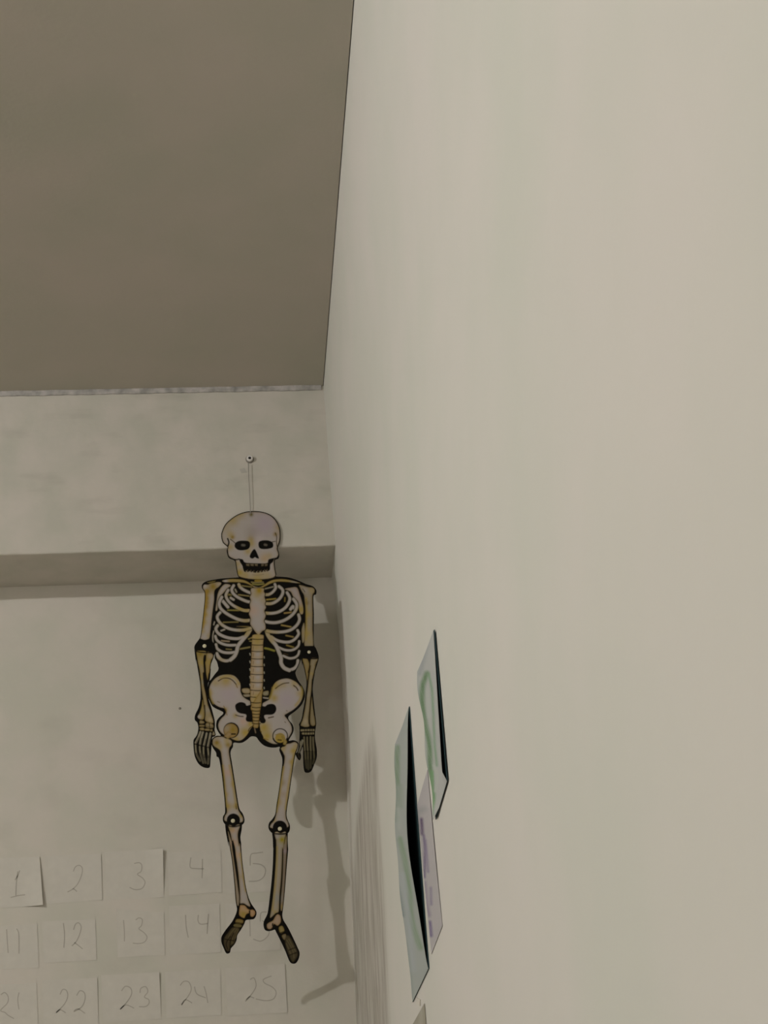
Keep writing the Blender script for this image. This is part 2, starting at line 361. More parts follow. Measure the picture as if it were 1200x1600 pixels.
# breastbone
st = A([(1032,290),(1018,330),(1026,380),(1004,430),(1020,480),(1004,545),(1014,620),(992,690),(1016,760),(1012,850),(1060,930),(1100,985),(1140,1022)])+B([(155,1012),(195,962),(246,930),(244,850),(224,800),(251,720),(230,645),(256,590),(238,540),(251,490),(232,430),(241,380),(220,340),(222,295),(120,288)])
INK.line(st, 2.2, (22,17,12), closed=True).fill(st, BONE)
INK.blob(B([(150,330)])[0], 7.5, (112,92,20), 1.0).blob(B([(110,400)])[0], 7, OCH, .4).blob(B([(60,640)])[0], 9, (134,112,96), .5).blob(B([(200,480)])[0], 6, OCH, .3)
# spine
sp = [(395.5,992),(394,1000),(393.2,1012),(392.6,1030),(391.4,1045),(391,1062),(391.2,1080),(391.4,1095),(392.6,1103),(394,1112),(395,1122),(395.6,1131),(397,1137),(402.5,1137),(404,1131),(405,1120),(406.4,1110),(408,1100),(409,1088),(409.8,1076),(410.6,1066),(411.2,1050),(410.6,1035),(411.2,1020),(411,1006),(412,996),(410,992)]
INK.fill(C([(785,412),(880,408),(890,470),(800,468)]), (116,106,86)).fill(C([(800,492),(885,486),(890,520),(815,522)]), GREY)
INK.fill(D([(188,455),(258,440),(262,490),(240,505),(192,500)]), (104,100,84)).line(D([(195,535),(262,545)]), 2.2, GREY)
INK.fill(sp, (124,110,88))
for y in (996,1003,1090,1096,1101,1107): INK.blob((402,y), 8, OCH, .6)
for y in (1022,1034,1046,1058,1070): INK.line([(390.4,y-1),(391,y+1.5)], 1.6, (112,108,98)); INK.line([(412.6,y+4),(412.9,y+6)], 1.7, (104,100,86)); INK.blob((403,y), 5, BONE, .8)
for y in (1012,1120,1126): INK.blob((400,y), 6, OCH, .35)
for i,y in enumerate((998.6,1007.6,1017.6,1029.3,1041.2,1053.6,1066.2,1078.6,1089.3,1098,1105.4,1110.8,1115.8,1120.8,1126,1130.6)):
    INK.line([(391.5 if y<1100 else 394,y-.4),(401,y+.5),(411.5 if y<1085 else 408.5 if y<1112 else 405,y+.2)], 1.25 if y<1100 else 1.5, (30,22,12))
for y in (1013,1024,1036,1048,1060,1073,1084): INK.line([(396,y-3),(395.6,y+2)], .7, (82,66,44))
# pelvis
PL = C([(330,480),(325,400),(350,330),(410,260),(490,218),(580,208),(670,222),(725,268),(757,320),(770,370),(768,440),(795,505),(840,545),(895,575),(905,610),(915,700),(925,860),(945,880),(935,930),(900,980),(860,1050),(800,1115),(740,1138),(680,1128),(600,1090),(520,1048),(470,1000),(448,930),(458,870),(495,815),(540,770),(560,722),(545,692),(470,672),(400,635),(355,575)])
PR = D([(740,480),(720,400),(670,330),(600,285),(520,262),(430,275),(365,310),(325,360),(312,410),(300,490),(268,552),(220,582),(175,615),(172,700),(150,760),(130,860),(132,900),(140,960),(160,1040),(200,1110),(270,1160),(350,1185),(430,1170),(500,1135),(550,1085),(588,1015),(592,955),(570,890),(530,830),(500,795),(495,775),(540,752),(620,702),(690,632),(730,560)])
INK.fill(PL, BONE).fill(PR, BONE)
for T,L in ((C,((560,315,95,OCH,.75),(420,330,60,OCH,.5),(720,360,45,OCH,.5),(345,470,40,OCH,.45),(830,1020,90,OCH,.95),(900,900,55,OCH,.8),(700,1110,60,OCH,.7),(690,785,40,OCH,.6),(550,700,35,OCH,.6),(800,870,60,(136,112,96),.6),(600,480,150,(122,112,116),.5))),
           (D,((350,370,80,OCH,.8),(345,540,60,OCH,.75),(470,360,60,OCH,.4),(690,480,50,OCH,.5),(620,340,60,OCH,.5),(200,950,95,OCH,1.0),(240,1070,85,OCH,.95),(400,1120,70,OCH,.4),(520,560,140,(122,112,118),.5)))):
    for x,y,r,c,k in L: INK.blob(T([(x,y)])[0], r/8.89, c, k)
INK.line(PL, 1.5, BLK, closed=True).line(PR, 1.5, BLK, closed=True)
INK.line(C([(330,560),(400,640),(480,690),(530,720),(530,765),(475,815),(440,880),(436,950),(470,1020),(520,1060)]), 3.0, BLK)
INK.line(D([(745,560),(690,645),(610,715),(520,775),(560,850),(598,920),(596,1010),(550,1100)]), 2.6, BLK)
INK.fill(C([(690,670),(695,630),(740,600),(790,598),(830,615),(850,645),(912,640),(918,760),(925,862),(895,872),(850,862),(835,830),(845,790),(830,765),(760,752),(710,722)]), BLK, bone=0)
INK.fill(D([(160,660),(215,655),(250,630),(310,620),(355,640),(372,690),(355,740),(310,770),(215,775),(205,810),(225,850),(210,885),(170,890),(140,860),(135,780)]), BLK, bone=0)
INK.fill(sp[8:20], (116,100,64)).line(C([(950,985),(975,1030)]), 1.6, (80,70,54))
for y in (1098,1105.4,1110.8,1115.8,1120.8,1126,1130.6): INK.line([(394,y-.3),(400,y+.4),(407,y)], 1.4, (36,27,12))
INK.line(C([(455,302),(520,266),(590,264),(650,292),(702,350)]), 1.6, (44,32,18)).line(C([(695,775),(750,792),(800,796)]), 1.4, (40,30,18)).line(C([(700,350),(720,395)]), 1.2, (90,70,34))
INK.line(C([(445,590),(475,600)]), 1.2, SHD).line(C([(530,650),(560,720),(575,775)]), 1.1, (90,72,34))
INK.line(D([(360,408),(400,376),(470,338),(545,328)]), 1.5, (50,38,16)).line(D([(612,365),(650,395),(672,432)]), 1.8, (50,38,20)).line(D([(262,815),(330,800)]), 1.8, (52,40,24)).line(D([(510,715),(525,720)]), 1.2, SHD).line(D([(490,870),(500,880)]), 1.4, SHD).line(D([(195,1100),(260,1120)]), 1.2, (96,76,30))
INK.line(C([(870,1000),(890,960),(930,930)]), 1.6, (60,46,18)).line(D([(140,990),(165,1010)]), 1.2, (80,62,22))
# groin
INK.fill(C([(870,1075),(890,1010),(920,965),(965,955),(1010,965),(1045,1010),(1080,1090),(1010,1075),(950,1065)]), BLK, bone=0).line(C([(960,965),(972,1020)]), 1.8, (84,72,56))
# hip joints
def ring(cx, cy, r, T, a0, a1): return T([(cx+r*math.cos(math.radians(a)), cy+r*math.sin(math.radians(a))) for a in np.linspace(a0, a1, 24)])
INK.fill(ring(635,988,110,C,0,345), BLK, bone=0).fill(ring(628,992,98,C,0,345), (112,94,62)).blob(C([(650,980)])[0], 8, DEEP, .8).blob(C([(570,960)])[0], 6, GREY, .5)
INK.fill(C([(525,1085),(560,1040),(590,1005),(650,1040),(615,1075),(600,1100)]), (112,96,68)).line(C([(640,1040),(690,1040)]), 2.0, BLK)
INK.line(ring(425,1068,102,D,-10,345), 1.5, BLK).fill(ring(425,1095,70,D,0,345), (116,98,44)).line(D([(360,1050),(420,1040),(470,1060)]), 1.3, OLV).line(D([(395,1120),(440,1125)]), 1.8, (46,36,14)).line(ring(425,1068,102,D,20,160), 2.2, BLK)
INK.fill(D([(440,1070),(480,1085),(520,1150),(500,1190),(465,1180),(470,1130)]), (112,100,60))
# thighs
INK.line(E([(85,190),(120,250),(150,300),(180,420),(215,620)]), 3.2, BLK)
INK.fill(E([(92,160),(100,110),(140,86),(210,82),(245,100),(290,115),(315,140),(312,180),(287,215),(282,270),(300,380),(325,540),(350,700),(372,830),(388,930),(420,990),(447,1040),(432,1085),(335,1085),(236,1068),(236,1012),(256,980),(260,940),(250,850),(237,700),(227,560),(212,450),(197,330),(187,260),(160,225),(112,195)]), BONE)
INK.fill(E([(892,230),(905,207),(940,195),(962,168),(1000,162),(1050,146),(1085,165),(1088,200),(1064,250),(1048,300),(1030,400),(1010,560),(985,720),(962,860),(948,960),(952,1040),(974,1090),(975,1140),(880,1160),(772,1150),(775,1110),(810,1070),(832,1010),(852,900),(870,780),(887,640),(907,520),(925,420),(936,340),(932,300),(907,268)]), BONE)
for x,y,r,c,k in ((140,155,48,DEEP,.85),(175,200,40,OCH,.6),(272,178,40,DEEP,.75),(255,130,40,OCH,.5),(270,500,60,(132,112,100),.6),(335,640,40,OCH,.5),(365,900,40,OCH,.75),(270,900,50,OCH,.7),(250,760,30,OCH,.5),(425,1010,30,OCH,.7),
                  (930,230,40,OCH,.7),(1040,250,50,OCH,.8),(1060,190,30,OCH,.5),(1020,380,40,OCH,.7),(960,240,35,BONE,.5),(900,620,50,(104,94,72),.7),(860,850,50,OCH,.5),(920,760,50,(116,104,90),.6),(820,1070,30,OCH,.4)): INK.blob(E([(x,y)])[0], r/7.5, c, k)
INK.line(E([(885,240),(912,290),(918,390)]), 3.4, BLK).line(E([(90,110),(125,80),(200,76),(250,98)]), 1.5, BLK).line(E([(960,160),(1010,150),(1055,134),(1095,150)]), 1.6, BLK).line(E([(365,870),(370,930)]), 1.4, (52,38,22))
INK.fill(ring(335,1062,78,E,0,345), BLK, bone=0).fill(ring(880,1150,84,E,0,345), BLK, bone=0)
# shins
INK.fill(E([(276,1130),(300,1120),(340,1137),(385,1112),(410,1115),(410,1140),(392,1190),(386,1250),(400,1360)])+F([(408,60),(422,160),(440,300),(457,450),(477,580),(502,700),(532,792),(500,790),(460,768),(420,770),(412,745),(415,690),(407,560),(392,400),(372,250),(352,100),(330,20)])+E([(320,1300),(298,1200)]), BONE)
INK.fill(E([(272,1190),(300,1270),(318,1330)])+F([(312,40),(330,180),(348,300),(366,420),(386,560),(402,690),(397,782),(377,775),(366,680),(356,540),(341,400),(326,260),(303,120),(283,0)]), (112,104,94))
INK.fill(E([(818,1212),(850,1198),(890,1215),(938,1195),(950,1222),(932,1290),(920,1400)])+F([(908,120),(902,300),(891,500),(872,690),(866,850),(830,876),(790,918),(765,926),(778,840),(798,700),(815,520),(830,320),(838,150),(836,20)])+E([(834,1290)]), (116,110,100))
INK.fill(E([(955,1240),(968,1330)])+F([(966,20),(956,200),(941,430),(928,650),(910,825),(890,838),(893,700),(912,450),(918,250),(922,60)])+E([(930,1340)]), (100,92,84))
for x,y,r,c,k in ((330,1180,40,(134,110,86),.7),(300,1160,30,OCH,.4),(905,1290,42,(108,98,20),.9),(345,1330,50,(134,112,94),.7),(850,1250,30,BONE,.6)): INK.blob(E([(x,y)])[0], r/7.5, c, k)
for x,y,r,c,k in ((380,200,50,(134,112,90),.6),(430,450,40,OCH,.3),(460,680,50,BONE,.8),(850,700,60,(106,106,100),.7),(820,860,30,OCH,.5),(940,150,30,(110,98,102),.5),(915,800,40,OCH,.5)): INK.blob(F([(x,y)])[0], r/7.5, c, k)
# feet
INK.fill(F([(412,792),(430,782),(470,788),(500,822),(530,838),(560,835),(588,855),(588,890),(565,916),(540,914),(524,880),(500,880),(480,895),(462,932),(420,914),(402,885)]), (128,106,80)).blob(F([(450,890)])[0], 6, OCH, .9)
INK.line(F([(405,770),(450,765),(500,795),(540,825)]), 1.3, BLK).line(F([(525,850),(520,900),(480,920)]), 2.2, BLK)
INK.fill(F([(376,945),(448,958),(436,1000),(362,988)]), (104,90,52)).fill(F([(355,1002),(430,1015),(415,1042),(340,1030)]), (80,72,44))
INK.fill(F([(330,1045),(405,1058),(360,1170),(345,1230),(300,1260),(285,1315),(255,1310),(228,1240),(230,1170),(280,1100)]), (58,50,34), aa=1.2)
for p in ([(375,1060),(330,1140),(318,1230)],[(350,1055),(290,1130),(275,1200)],[(390,1070),(355,1170)]): INK.line(F(p), 1.1, (78,70,46), aa=.8)
for p in ([(300,1150),(250,1230),(270,1300)],[(340,1110),(300,1200),(295,1270)],[(235,1180),(280,1190),(340,1200)],[(370,985),(440,998)]): INK.line(F(p), 1.3, (18,15,10), aa=.7)
INK.fill(F([(800,960),(842,892),(880,902),(892,960),(880,1000),(850,1022),(812,1002),(795,1035),(770,1062),(735,1055),(728,1010),(755,985)]), (122,106,90))
INK.line(F([(770,945),(810,910),(850,880),(890,885)]), 2.2, BLK).line(F([(795,1000),(800,1030),(850,1040),(890,1000)]), 2.0, BLK)
INK.fill(F([(868,1045),(908,1026),(932,1085),(885,1110)]), (106,96,62)).fill(F([(902,1140),(945,1120),(955,1160),(930,1190)]), (92,84,66))
INK.fill(F([(945,1165),(990,1150),(1085,1335),(1055,1425),(1018,1435),(955,1270)]), (52,46,32), aa=1.4)
for p in ([(960,1190),(1030,1310),(1045,1400)],[(985,1180),(1060,1320)],[(955,1230),(1010,1360)]): INK.line(F(p), 1.3, (74,66,46), aa=.9)
for p in ([(985,1310),(1030,1290),(1070,1280)],[(990,1370),(1040,1350),(1075,1340)],[(880,1110),(935,1090)]): INK.line(F(p), 1.3, (16,14,10), aa=.7)
# upper arms
INK.fill(A([(272,275),(290,237),(350,236),(400,216),(500,196),(550,202),(555,228),(520,268),(462,312),(446,360),(446,480),(426,620),(406,780),(386,960),(355,1092),(230,1092),(250,950),(272,780),(292,600),(306,450),(302,350),(280,315)]), BONE)
for x,y,r,c,k in ((430,265,9,DEEP,.95),(340,340,7,DEEP,.8),(325,450,6,DEEP,.85),(315,580,6,DEEP,.8),(300,700,6,OCH,.85),(285,820,6,OCH,.7),(265,960,5,OCH,.5),(300,250,5,BONE,.6),(355,1030,4,OCH,.3),(340,520,4,DEEP,.6)): INK.blob(A([(x,y)])[0], r, c, k)
INK.fill(B([(772,242),(820,247),(900,272),(980,282),(1013,312),(1008,358),(985,390),(980,480),(984,700),(984,950),(994,1195),(862,1195),(870,1000),(880,850),(880,650),(862,500),(850,400),(822,350),(792,292)]), (108,101,88))
for x,y,r,c,k in ((910,700,6,OCH,.55),(900,1000,7,OCH,.6),(930,1130,6,OCH,.4),(870,330,6,BONE,.4),(960,330,5,OCH,.4),(890,520,4,(70,54,34),.6)): INK.blob(B([(x,y)])[0], r, c, k)
INK.line(B([(830,300),(865,350)]), 1.0, (50,40,26)).line(B([(880,460),(900,545)]), .9, (70,56,36))
INK.line(A([(566,235),(520,285),(470,325),(458,480),(438,640),(418,800),(398,980)]), 2.2, BLK)
# ochre shading printed along the long bones
for T, p, w_, c in ((A,[(330,330),(322,450),(306,600),(287,760),(268,900)],3.6,(112,90,36)),(E,[(290,420),(318,560),(340,720),(362,880)],1.6,OCH),(E,[(215,420),(232,600),(248,760),(262,900)],1.2,OCH),(E,[(1040,300),(1018,420),(995,560),(965,760),(945,930)],1.6,OCH),(E,[(925,440),(905,560),(885,700),(862,850),(842,960)],1.6,OCH),
                    (F,[(415,180),(438,340),(455,480),(480,620)],1.2,OCH),(F,[(850,100),(846,300),(832,500),(812,700),(795,840)],1.2,OCH),(B,[(890,450),(892,700),(888,900),(885,1100)],1.6,OCH),(D,[(725,380),(728,470),(700,560),(640,640)],2.2,OCH),(D,[(325,400),(308,480),(285,540)],2.4,OCH),(C,[(345,420),(350,520),(385,610)],1.6,OCH),(C,[(480,260),(580,232),(670,258),(740,340)],2.0,OCH)):
    INK.line(T(p), w_, c, aa=2.0, bone=1)
# elbow cups
INK.fill(A([(215,1085),(300,1098),(375,1085),(440,1150),(470,1235),(440,1300),(400,1320),(330,1280),(240,1268),(160,1262),(150,1190)]), BLK, bone=0)
INK.fill(B([(830,1205),(930,1192),(1010,1200),(1060,1270),(1075,1345),(1060,1385),(960,1385),(870,1370),(810,1372),(812,1280)]), BLK, bone=0)
# forearms
INK.fill(A([(330,1300),(375,1290),(430,1335),(428,1372),(392,1430),(370,1600)])+C([(320,200),(302,292),(285,200),(272,60)])+A([(318,1420)]), (114,100,66))
INK.fill(A([(172,1285),(200,1270),(312,1275),(318,1330),(288,1370),(276,1430),(287,1590)])+C([(240,200),(250,350),(278,480),(305,620),(342,730),(382,850),(378,888),(330,880),(272,850),(264,740),(252,600),(236,500),(222,400),(214,300),(195,150)])+A([(198,1470),(180,1360)]), (112,102,78))
INK.fill(C([(236,560),(250,650),(262,770),(250,832),(200,835),(167,800),(196,745),(224,650)]), (110,98,62)).blob(C([(185,800)])[0], 4, BONE, .9)
for x,y,r,c,k in ((230,1320,8,DEEP,.75),(250,1450,6,OCH,.6),(390,1350,5,BONE,.3),(370,1450,5,OCH,.5)): INK.blob(A([(x,y)])[0], r, c, k)
for x,y,r,c,k in ((250,320,40,(100,98,84),.6),(310,700,50,GREY,.7),(340,840,30,WARM,.6),(215,250,30,OCH,.4)): INK.blob(C([(x,y)])[0], r/8.89, c, k)
INK.line(A([(300,1340),(290,1400),(305,1560)]), 2.4, BLK).line(C([(262,20),(275,180),(300,300)]), 1.6, BLK).line(C([(265,640),(270,760),(260,840)]), 1.4, BLK)
INK.fill(B([(828,1392),(890,1390),(920,1432),(935,1500),(912,1600)])+D([(815,200),(798,310),(778,200)])+B([(870,1600),(846,1490)]), (104,92,62))
INK.fill(B([(962,1392),(1000,1380),(1062,1392),(1050,1442),(1020,1505)])+D([(930,30),(900,150),(870,290),(860,400),(842,560),(832,680),(818,800),(818,880),(828,930),(780,942),(730,930),(710,912),(740,830),(767,700),(790,560),(807,420),(826,250),(846,100)])+B([(940,1490)]), (106,98,80))
INK.fill(D([(868,520),(880,650),(898,780),(914,890),(900,922),(862,922),(842,880),(842,780),(852,640)]), (100,92,72))
for x,y,r,c,k in ((800,500,40,GREY,.4),(780,860,40,WARM,.35),(860,200,30,OCH,.4)): INK.blob(D([(x,y)])[0], r/8.89, c, k)
INK.line(D([(838,20),(830,160),(805,330)]), 1.5, (28,22,14)).line(D([(852,520),(836,700),(832,860),(842,920)]), 1.3, (28,22,14)).line(D([(870,280),(866,420),(882,640),(900,780)]), 1.1, BLK)
# hands
HB = (96,90,72); HD = (66,60,44)
for p in ([(195,860),(215,850),(255,865),(255,890),(200,895)],[(285,890),(330,885),(378,905),(378,955),(285,945)],[(195,915),(255,915),(258,935),(195,935)],[(200,955),(250,952),(258,985),(205,982)],[(275,965),(330,968),(330,995),(270,990)],[(345,975),(372,975),(370,1000),(345,1000)]): INK.fill(C(p), (106,96,72))
INK.line(C([(330,890),(335,960)]), 1.0, BLK).line(C([(280,930),(375,945)]), .8, BRN)
for p in ([(205,1010),(175,1090),(140,1160)],[(240,1015),(215,1100),(200,1180)],[(292,1030),(275,1110),(255,1195)],[(345,1030),(330,1110),(310,1210)]): INK.line(C(p), 3.0, (104,98,82), bone=1).line(C([(a+6,b) for a,b in p[1:]]), 1.0, (60,54,42))
for p in ([(138,1195),(150,1310),(200,1410)],[(195,1215),(205,1310),(245,1440)],[(248,1225),(252,1330),(278,1440)],[(310,1240),(318,1340),(312,1450)]): INK.line(C(p), 2.4, HB).line(C(p[1:]), 2.2, (52,48,38), aa=1)
INK.fill(C([(385,1005),(402,1020),(408,1050),(372,1050)]), GREY)
for p in ([(120,1180),(200,1190),(330,1225)],[(250,1360),(340,1360)]): INK.line(C(p), .8, BLK)
for p in ([(720,988),(800,985),(895,985)],[(740,1032),(810,1034),(885,1030)]): INK.line(D(p), 3.2, (92,84,62))
for x in (765,800,840,870): INK.line(D([(x,970),(x,1045)]), .9, BLK)
for p in ([(757,1085),(762,1180),(768,1265)],[(800,1085),(802,1180),(808,1265)],[(846,1080),(846,1180),(850,1268)],[(882,1085),(884,1180),(892,1270)]): INK.line(D(p), 2.6, (74,68,50), bone=1)
for p in ([(772,1290),(778,1400),(792,1510)],[(810,1290),(812,1400),(818,1530)],[(850,1290),(850,1400),(848,1510)],[(892,1290),(896,1380),(882,1450)]): INK.line(D(p), 2.4, (62,57,40)).line(D(p[1:]), 2.2, (40,37,27), aa=1)
INK.line(D([(700,1150),(715,1190),(735,1130)]), 3.4, (92,88,74)).line(D([(720,1160),(708,1230),(688,1290)]), 3.2, (84,80,66)).line(D([(668,1310),(690,1370)]), 2.0, (34,30,22))

# silhouettes of the five jointed cards
body = (K([(265,557),(212,507),(192,430),(203,372),(238,297),(299,236),(380,182),(470,149),(560,139),(660,145),(743,169),(802,208),(848,264),(878,334),(888,420),(881,492),(858,560),(856,590),(868,622),(873,662),(861,694),(824,710),(820,760),(828,830),(838,880),(836,905)])
 + B([(500,112),(620,125),(760,170),(880,225),(980,255),(1030,300),(1046,345),(1035,385),(1002,402),(998,500),(1005,700),(1003,900),(1003,1100),(1012,1192),(1050,1262),(1077,1345),(1060,1388),(960,1392),(870,1385),(815,1380),(800,1410),(765,1500),(715,1590)])
 + D([(690,90),(645,160),(640,210),(672,290),(728,370),(765,450),(768,520),(735,610),(690,668),(630,722),(545,788),(545,842),(592,900),(612,960),(602,1020),(562,1090),(545,1132),(600,1125),(650,1138),(680,1170),(668,1230)])
 + E([(1065,290),(1050,350),(1035,450),(1012,600),(987,780),(967,900),(958,1000),(972,1060),(997,1120),(994,1180),(965,1215),(880,1225),(800,1215),(760,1182),(745,1140),(755,1090),(790,1050),(825,990),(840,880),(860,760),(880,620),(895,500),(908,400),(906,330),(888,280),(873,240),(878,200),(830,208),(760,206),(690,182),(635,130),(605,88),(570,77),(535,82),(500,112),(450,146),(400,155),(338,152),(330,200),(307,240),(302,290),(317,380),(342,540),(367,700),(387,830),(407,930),(442,980),(464,1040),(462,1085),(435,1115),(385,1130),(330,1140),(270,1128),(235,1105),(213,1070),(213,1020),(233,985),(238,950),(233,850),(218,700),(203,560),(183,420),(163,330),(138,312),(132,268),(105,228),(82,185),(82,150),(86,110),(118,82)])
 + C([(440,1062),(490,1060),(455,1010),(425,940),(432,860),(470,805),(515,765),(522,735),(475,708),(415,680),(365,642),(330,570),(306,500),(306,400),(325,310),(350,285),(405,210),(450,155),(458,110)])
 + A([(510,1520),(490,1440),(455,1380),(445,1300),(330,1300),(180,1285),(138,1240),(145,1180),(190,1115),(225,1060),(245,950),(265,780),(285,600),(298,450),(295,350),(270,312),(252,270),(262,225),(318,185),(420,162),(540,142),(700,128),(820,122)])
 + K([(398,912),(384,890),(371,830),(361,760),(347,717),(286,689),(265,652),(257,600)]))
farmL = A([(225,1075),(300,1050),(380,1085),(438,1150),(468,1230),(455,1300),(435,1375),(398,1470),(388,1560)])+C([(350,130),(335,285),(312,335),(306,470),(322,560),(352,650),(380,750),(404,850),(408,920),(403,985),(418,1045),(400,1072),(370,1085),(362,1180),(357,1260),(347,1380),(341,1480),(325,1506),(290,1509),(240,1496),(188,1460),(148,1400),(123,1330),(112,1250),(107,1150),(117,1110),(147,1070),(167,1020),(177,950),(162,880),(128,842),(128,790),(147,740),(177,680),(203,580),(208,480),(203,350),(188,250),(168,130),(145,0)])+A([(165,1470),(145,1320),(138,1235),(150,1180),(190,1118)])
farmR = B([(815,1230),(870,1200),(930,1190),(1012,1200),(1050,1262),(1078,1345),(1079,1400),(1060,1470),(1022,1590)])+D([(908,180),(888,300),(878,400),(883,500),(898,650),(913,780),(926,880),(922,930),(912,1000),(908,1090),(922,1180),(936,1270),(932,1370),(902,1450),(870,1532),(840,1566),(800,1576),(763,1560),(748,1480),(743,1350),(742,1265),(736,1215),(722,1250),(704,1292),(716,1340),(707,1388),(686,1400),(655,1362),(640,1312),(662,1288),(680,1220),(688,1140),(693,1060),(692,930),(685,905),(722,830),(745,700),(768,560),(782,430),(792,330),(772,200),(738,50)])+B([(830,1500),(808,1410),(808,1300)])
legL = E([(240,1060),(290,1000),(370,1000),(435,1050),(436,1110),(431,1180),(417,1260),(427,1340)])+F([(427,100),(442,280),(462,430),(482,570),(512,690),(547,768),(582,818),(605,860),(602,902),(577,942),(530,950),(482,957),(462,1002),(422,1072),(382,1132),(372,1192),(347,1242),(307,1287),(297,1332),(275,1348),(248,1342),(223,1290),(198,1230),(192,1180),(202,1138),(248,1068),(318,978),(363,890),(377,830),(369,780),(358,700),(348,560),(333,400),(318,260),(298,140),(280,30)])+E([(282,1370),(258,1260),(243,1170)])
legR = E([(800,1110),(880,1070),(950,1110),(973,1180),(972,1240),(972,1300),(977,1400)])+F([(978,120),(963,300),(948,500),(933,680),(918,820),(909,900),(923,960),(972,1038),(1032,1158),(1088,1280),(1111,1340),(1103,1402),(1077,1452),(1045,1468),(1008,1457),(983,1420),(948,1330),(898,1220),(838,1100),(820,1068),(790,1078),(740,1085),(702,1067),(687,1010),(697,960),(727,900),(742,840),(762,680),(782,500),(797,300),(802,120)])+E([(800,1380),(797,1290),(788,1210),(778,1160)])

SKY = -.016
def card_y(P):
    y = np.interp(P[:,1], [790, 860, 930, 1000, 1180, 1290, 1400, 1500], [-.0045, -.006, -.010, -.0150, -.0255, -.0235, -.0165, -.013])
    back = np.clip((P[:,1]-1424)/62, 0, 1)**1.2*.045      # the left foot bends back towards the wall
    return y+np.where(P[:,0] < 408, back, 0)
def hit_y(P, dy=0.0):
    P = np.atleast_2d(np.asarray(P, float)); r = np.stack([P[:,0]-600, P[:,1]-800, np.full(len(P), FPX)], 1) @ R
    return CAM+r*((card_y(P)+dy-CAM[1])/r[:,1])[:,None]
#                                        # the card hangs just in front of the beam face
def card(sil, y, part_of, parent, step=.75, t=.0018):
    S = smooth(sil, True, 3)
    x0, y0 = S.min(0); x1, y1 = S.max(0)
    gx, gy = np.meshgrid(np.arange(x0, x1, step), np.arange(y0, y1, step)); gx[1::2] += step/2
    G = np.stack([gx.ravel(), gy.ravel()], 1); G = G[inside(G, S)]
    keep = np.ones(len(G), bool)
    for i in range(0, len(G), 20000): keep[i:i+20000] = segdist(G[i:i+20000], S, True) > step*.55
    G = G[keep]
    # outline resampled at the same spacing
    O = []
    for i in range(len(S)):
        a, b = S[i], S[(i+1)%len(S)]; n = max(1, int(np.linalg.norm(b-a)/step))
        for k in range(n): O.append(a+(b-a)*k/n)
    O = np.array(O); nO = len(O)
    V = np.concatenate([O, G]); V = V+0.0
    r = delaunay_2d_cdt([Vector((p[0], p[1])) for p in V], [(i, (i+1)%nO) for i in range(nO)], [list(range(nO))], 1, 1e-5)
    P = np.array([(p[0], p[1]) for p in r[0]]); T = np.array([f for f in r[2] if len(f) == 3])
    ar = (P[T[:,1],0]-P[T[:,0],0])*(P[T[:,2],1]-P[T[:,0],1])-(P[T[:,1],1]-P[T[:,0],1])*(P[T[:,2],0]-P[T[:,0],0])
    T[ar < 0] = T[ar < 0][:, ::-1]
    INK.line(sil, 2.3, BLK, closed=True); col = INK.paint(P); INK.ops.pop()   # dark outline of this piece
    W = hit_y(P, y)
    cen = P[T].mean(1); names = part_of(cen)
    edges = {}
    for k, f in enumerate(T):
        for a, b in ((f[0],f[1]),(f[1],f[2]),(f[2],f[0])):
            key = (min(a,b), max(a,b)); edges.setdefault(key, []).append((k,a,b))
    rim = [v[0] for v in edges.values() if len(v) == 1]
    out = {}
    for key in sorted(set(names)):
        F_ = T[names == key]; used = np.unique(F_); idx = np.full(len(P), -1); idx[used] = np.arange(len(used)); n = len(used)
        v = np.concatenate([W[used], W[used]+np.array([0, t, 0])]); f = [tuple(q) for q in idx[F_][:, ::1]]
        nf = len(f); f += [tuple(q) for q in (idx[F_][:, ::-1]+n)]
        mi = [0]*nf+[1]*nf
        for k, a, b in rim:
            if names[k] == key: f.append((idx[b], idx[a], idx[a]+n, idx[b]+n)); mi.append(2)
        o = link(key.split('#')[0], v, f, None, parent, mats=[M_ink, M_cardback, M_cardedge], mi=mi)
        at = o.data.attributes.new('ink', 'FLOAT_COLOR', 'POINT')
        c4 = np.ones((2*n, 4), np.float32); c4[:n,:3] = col[used]; c4[n:,:3] = col[used]
        at.data.foreach_set('color', c4.ravel())
        out[key] = o
    return out

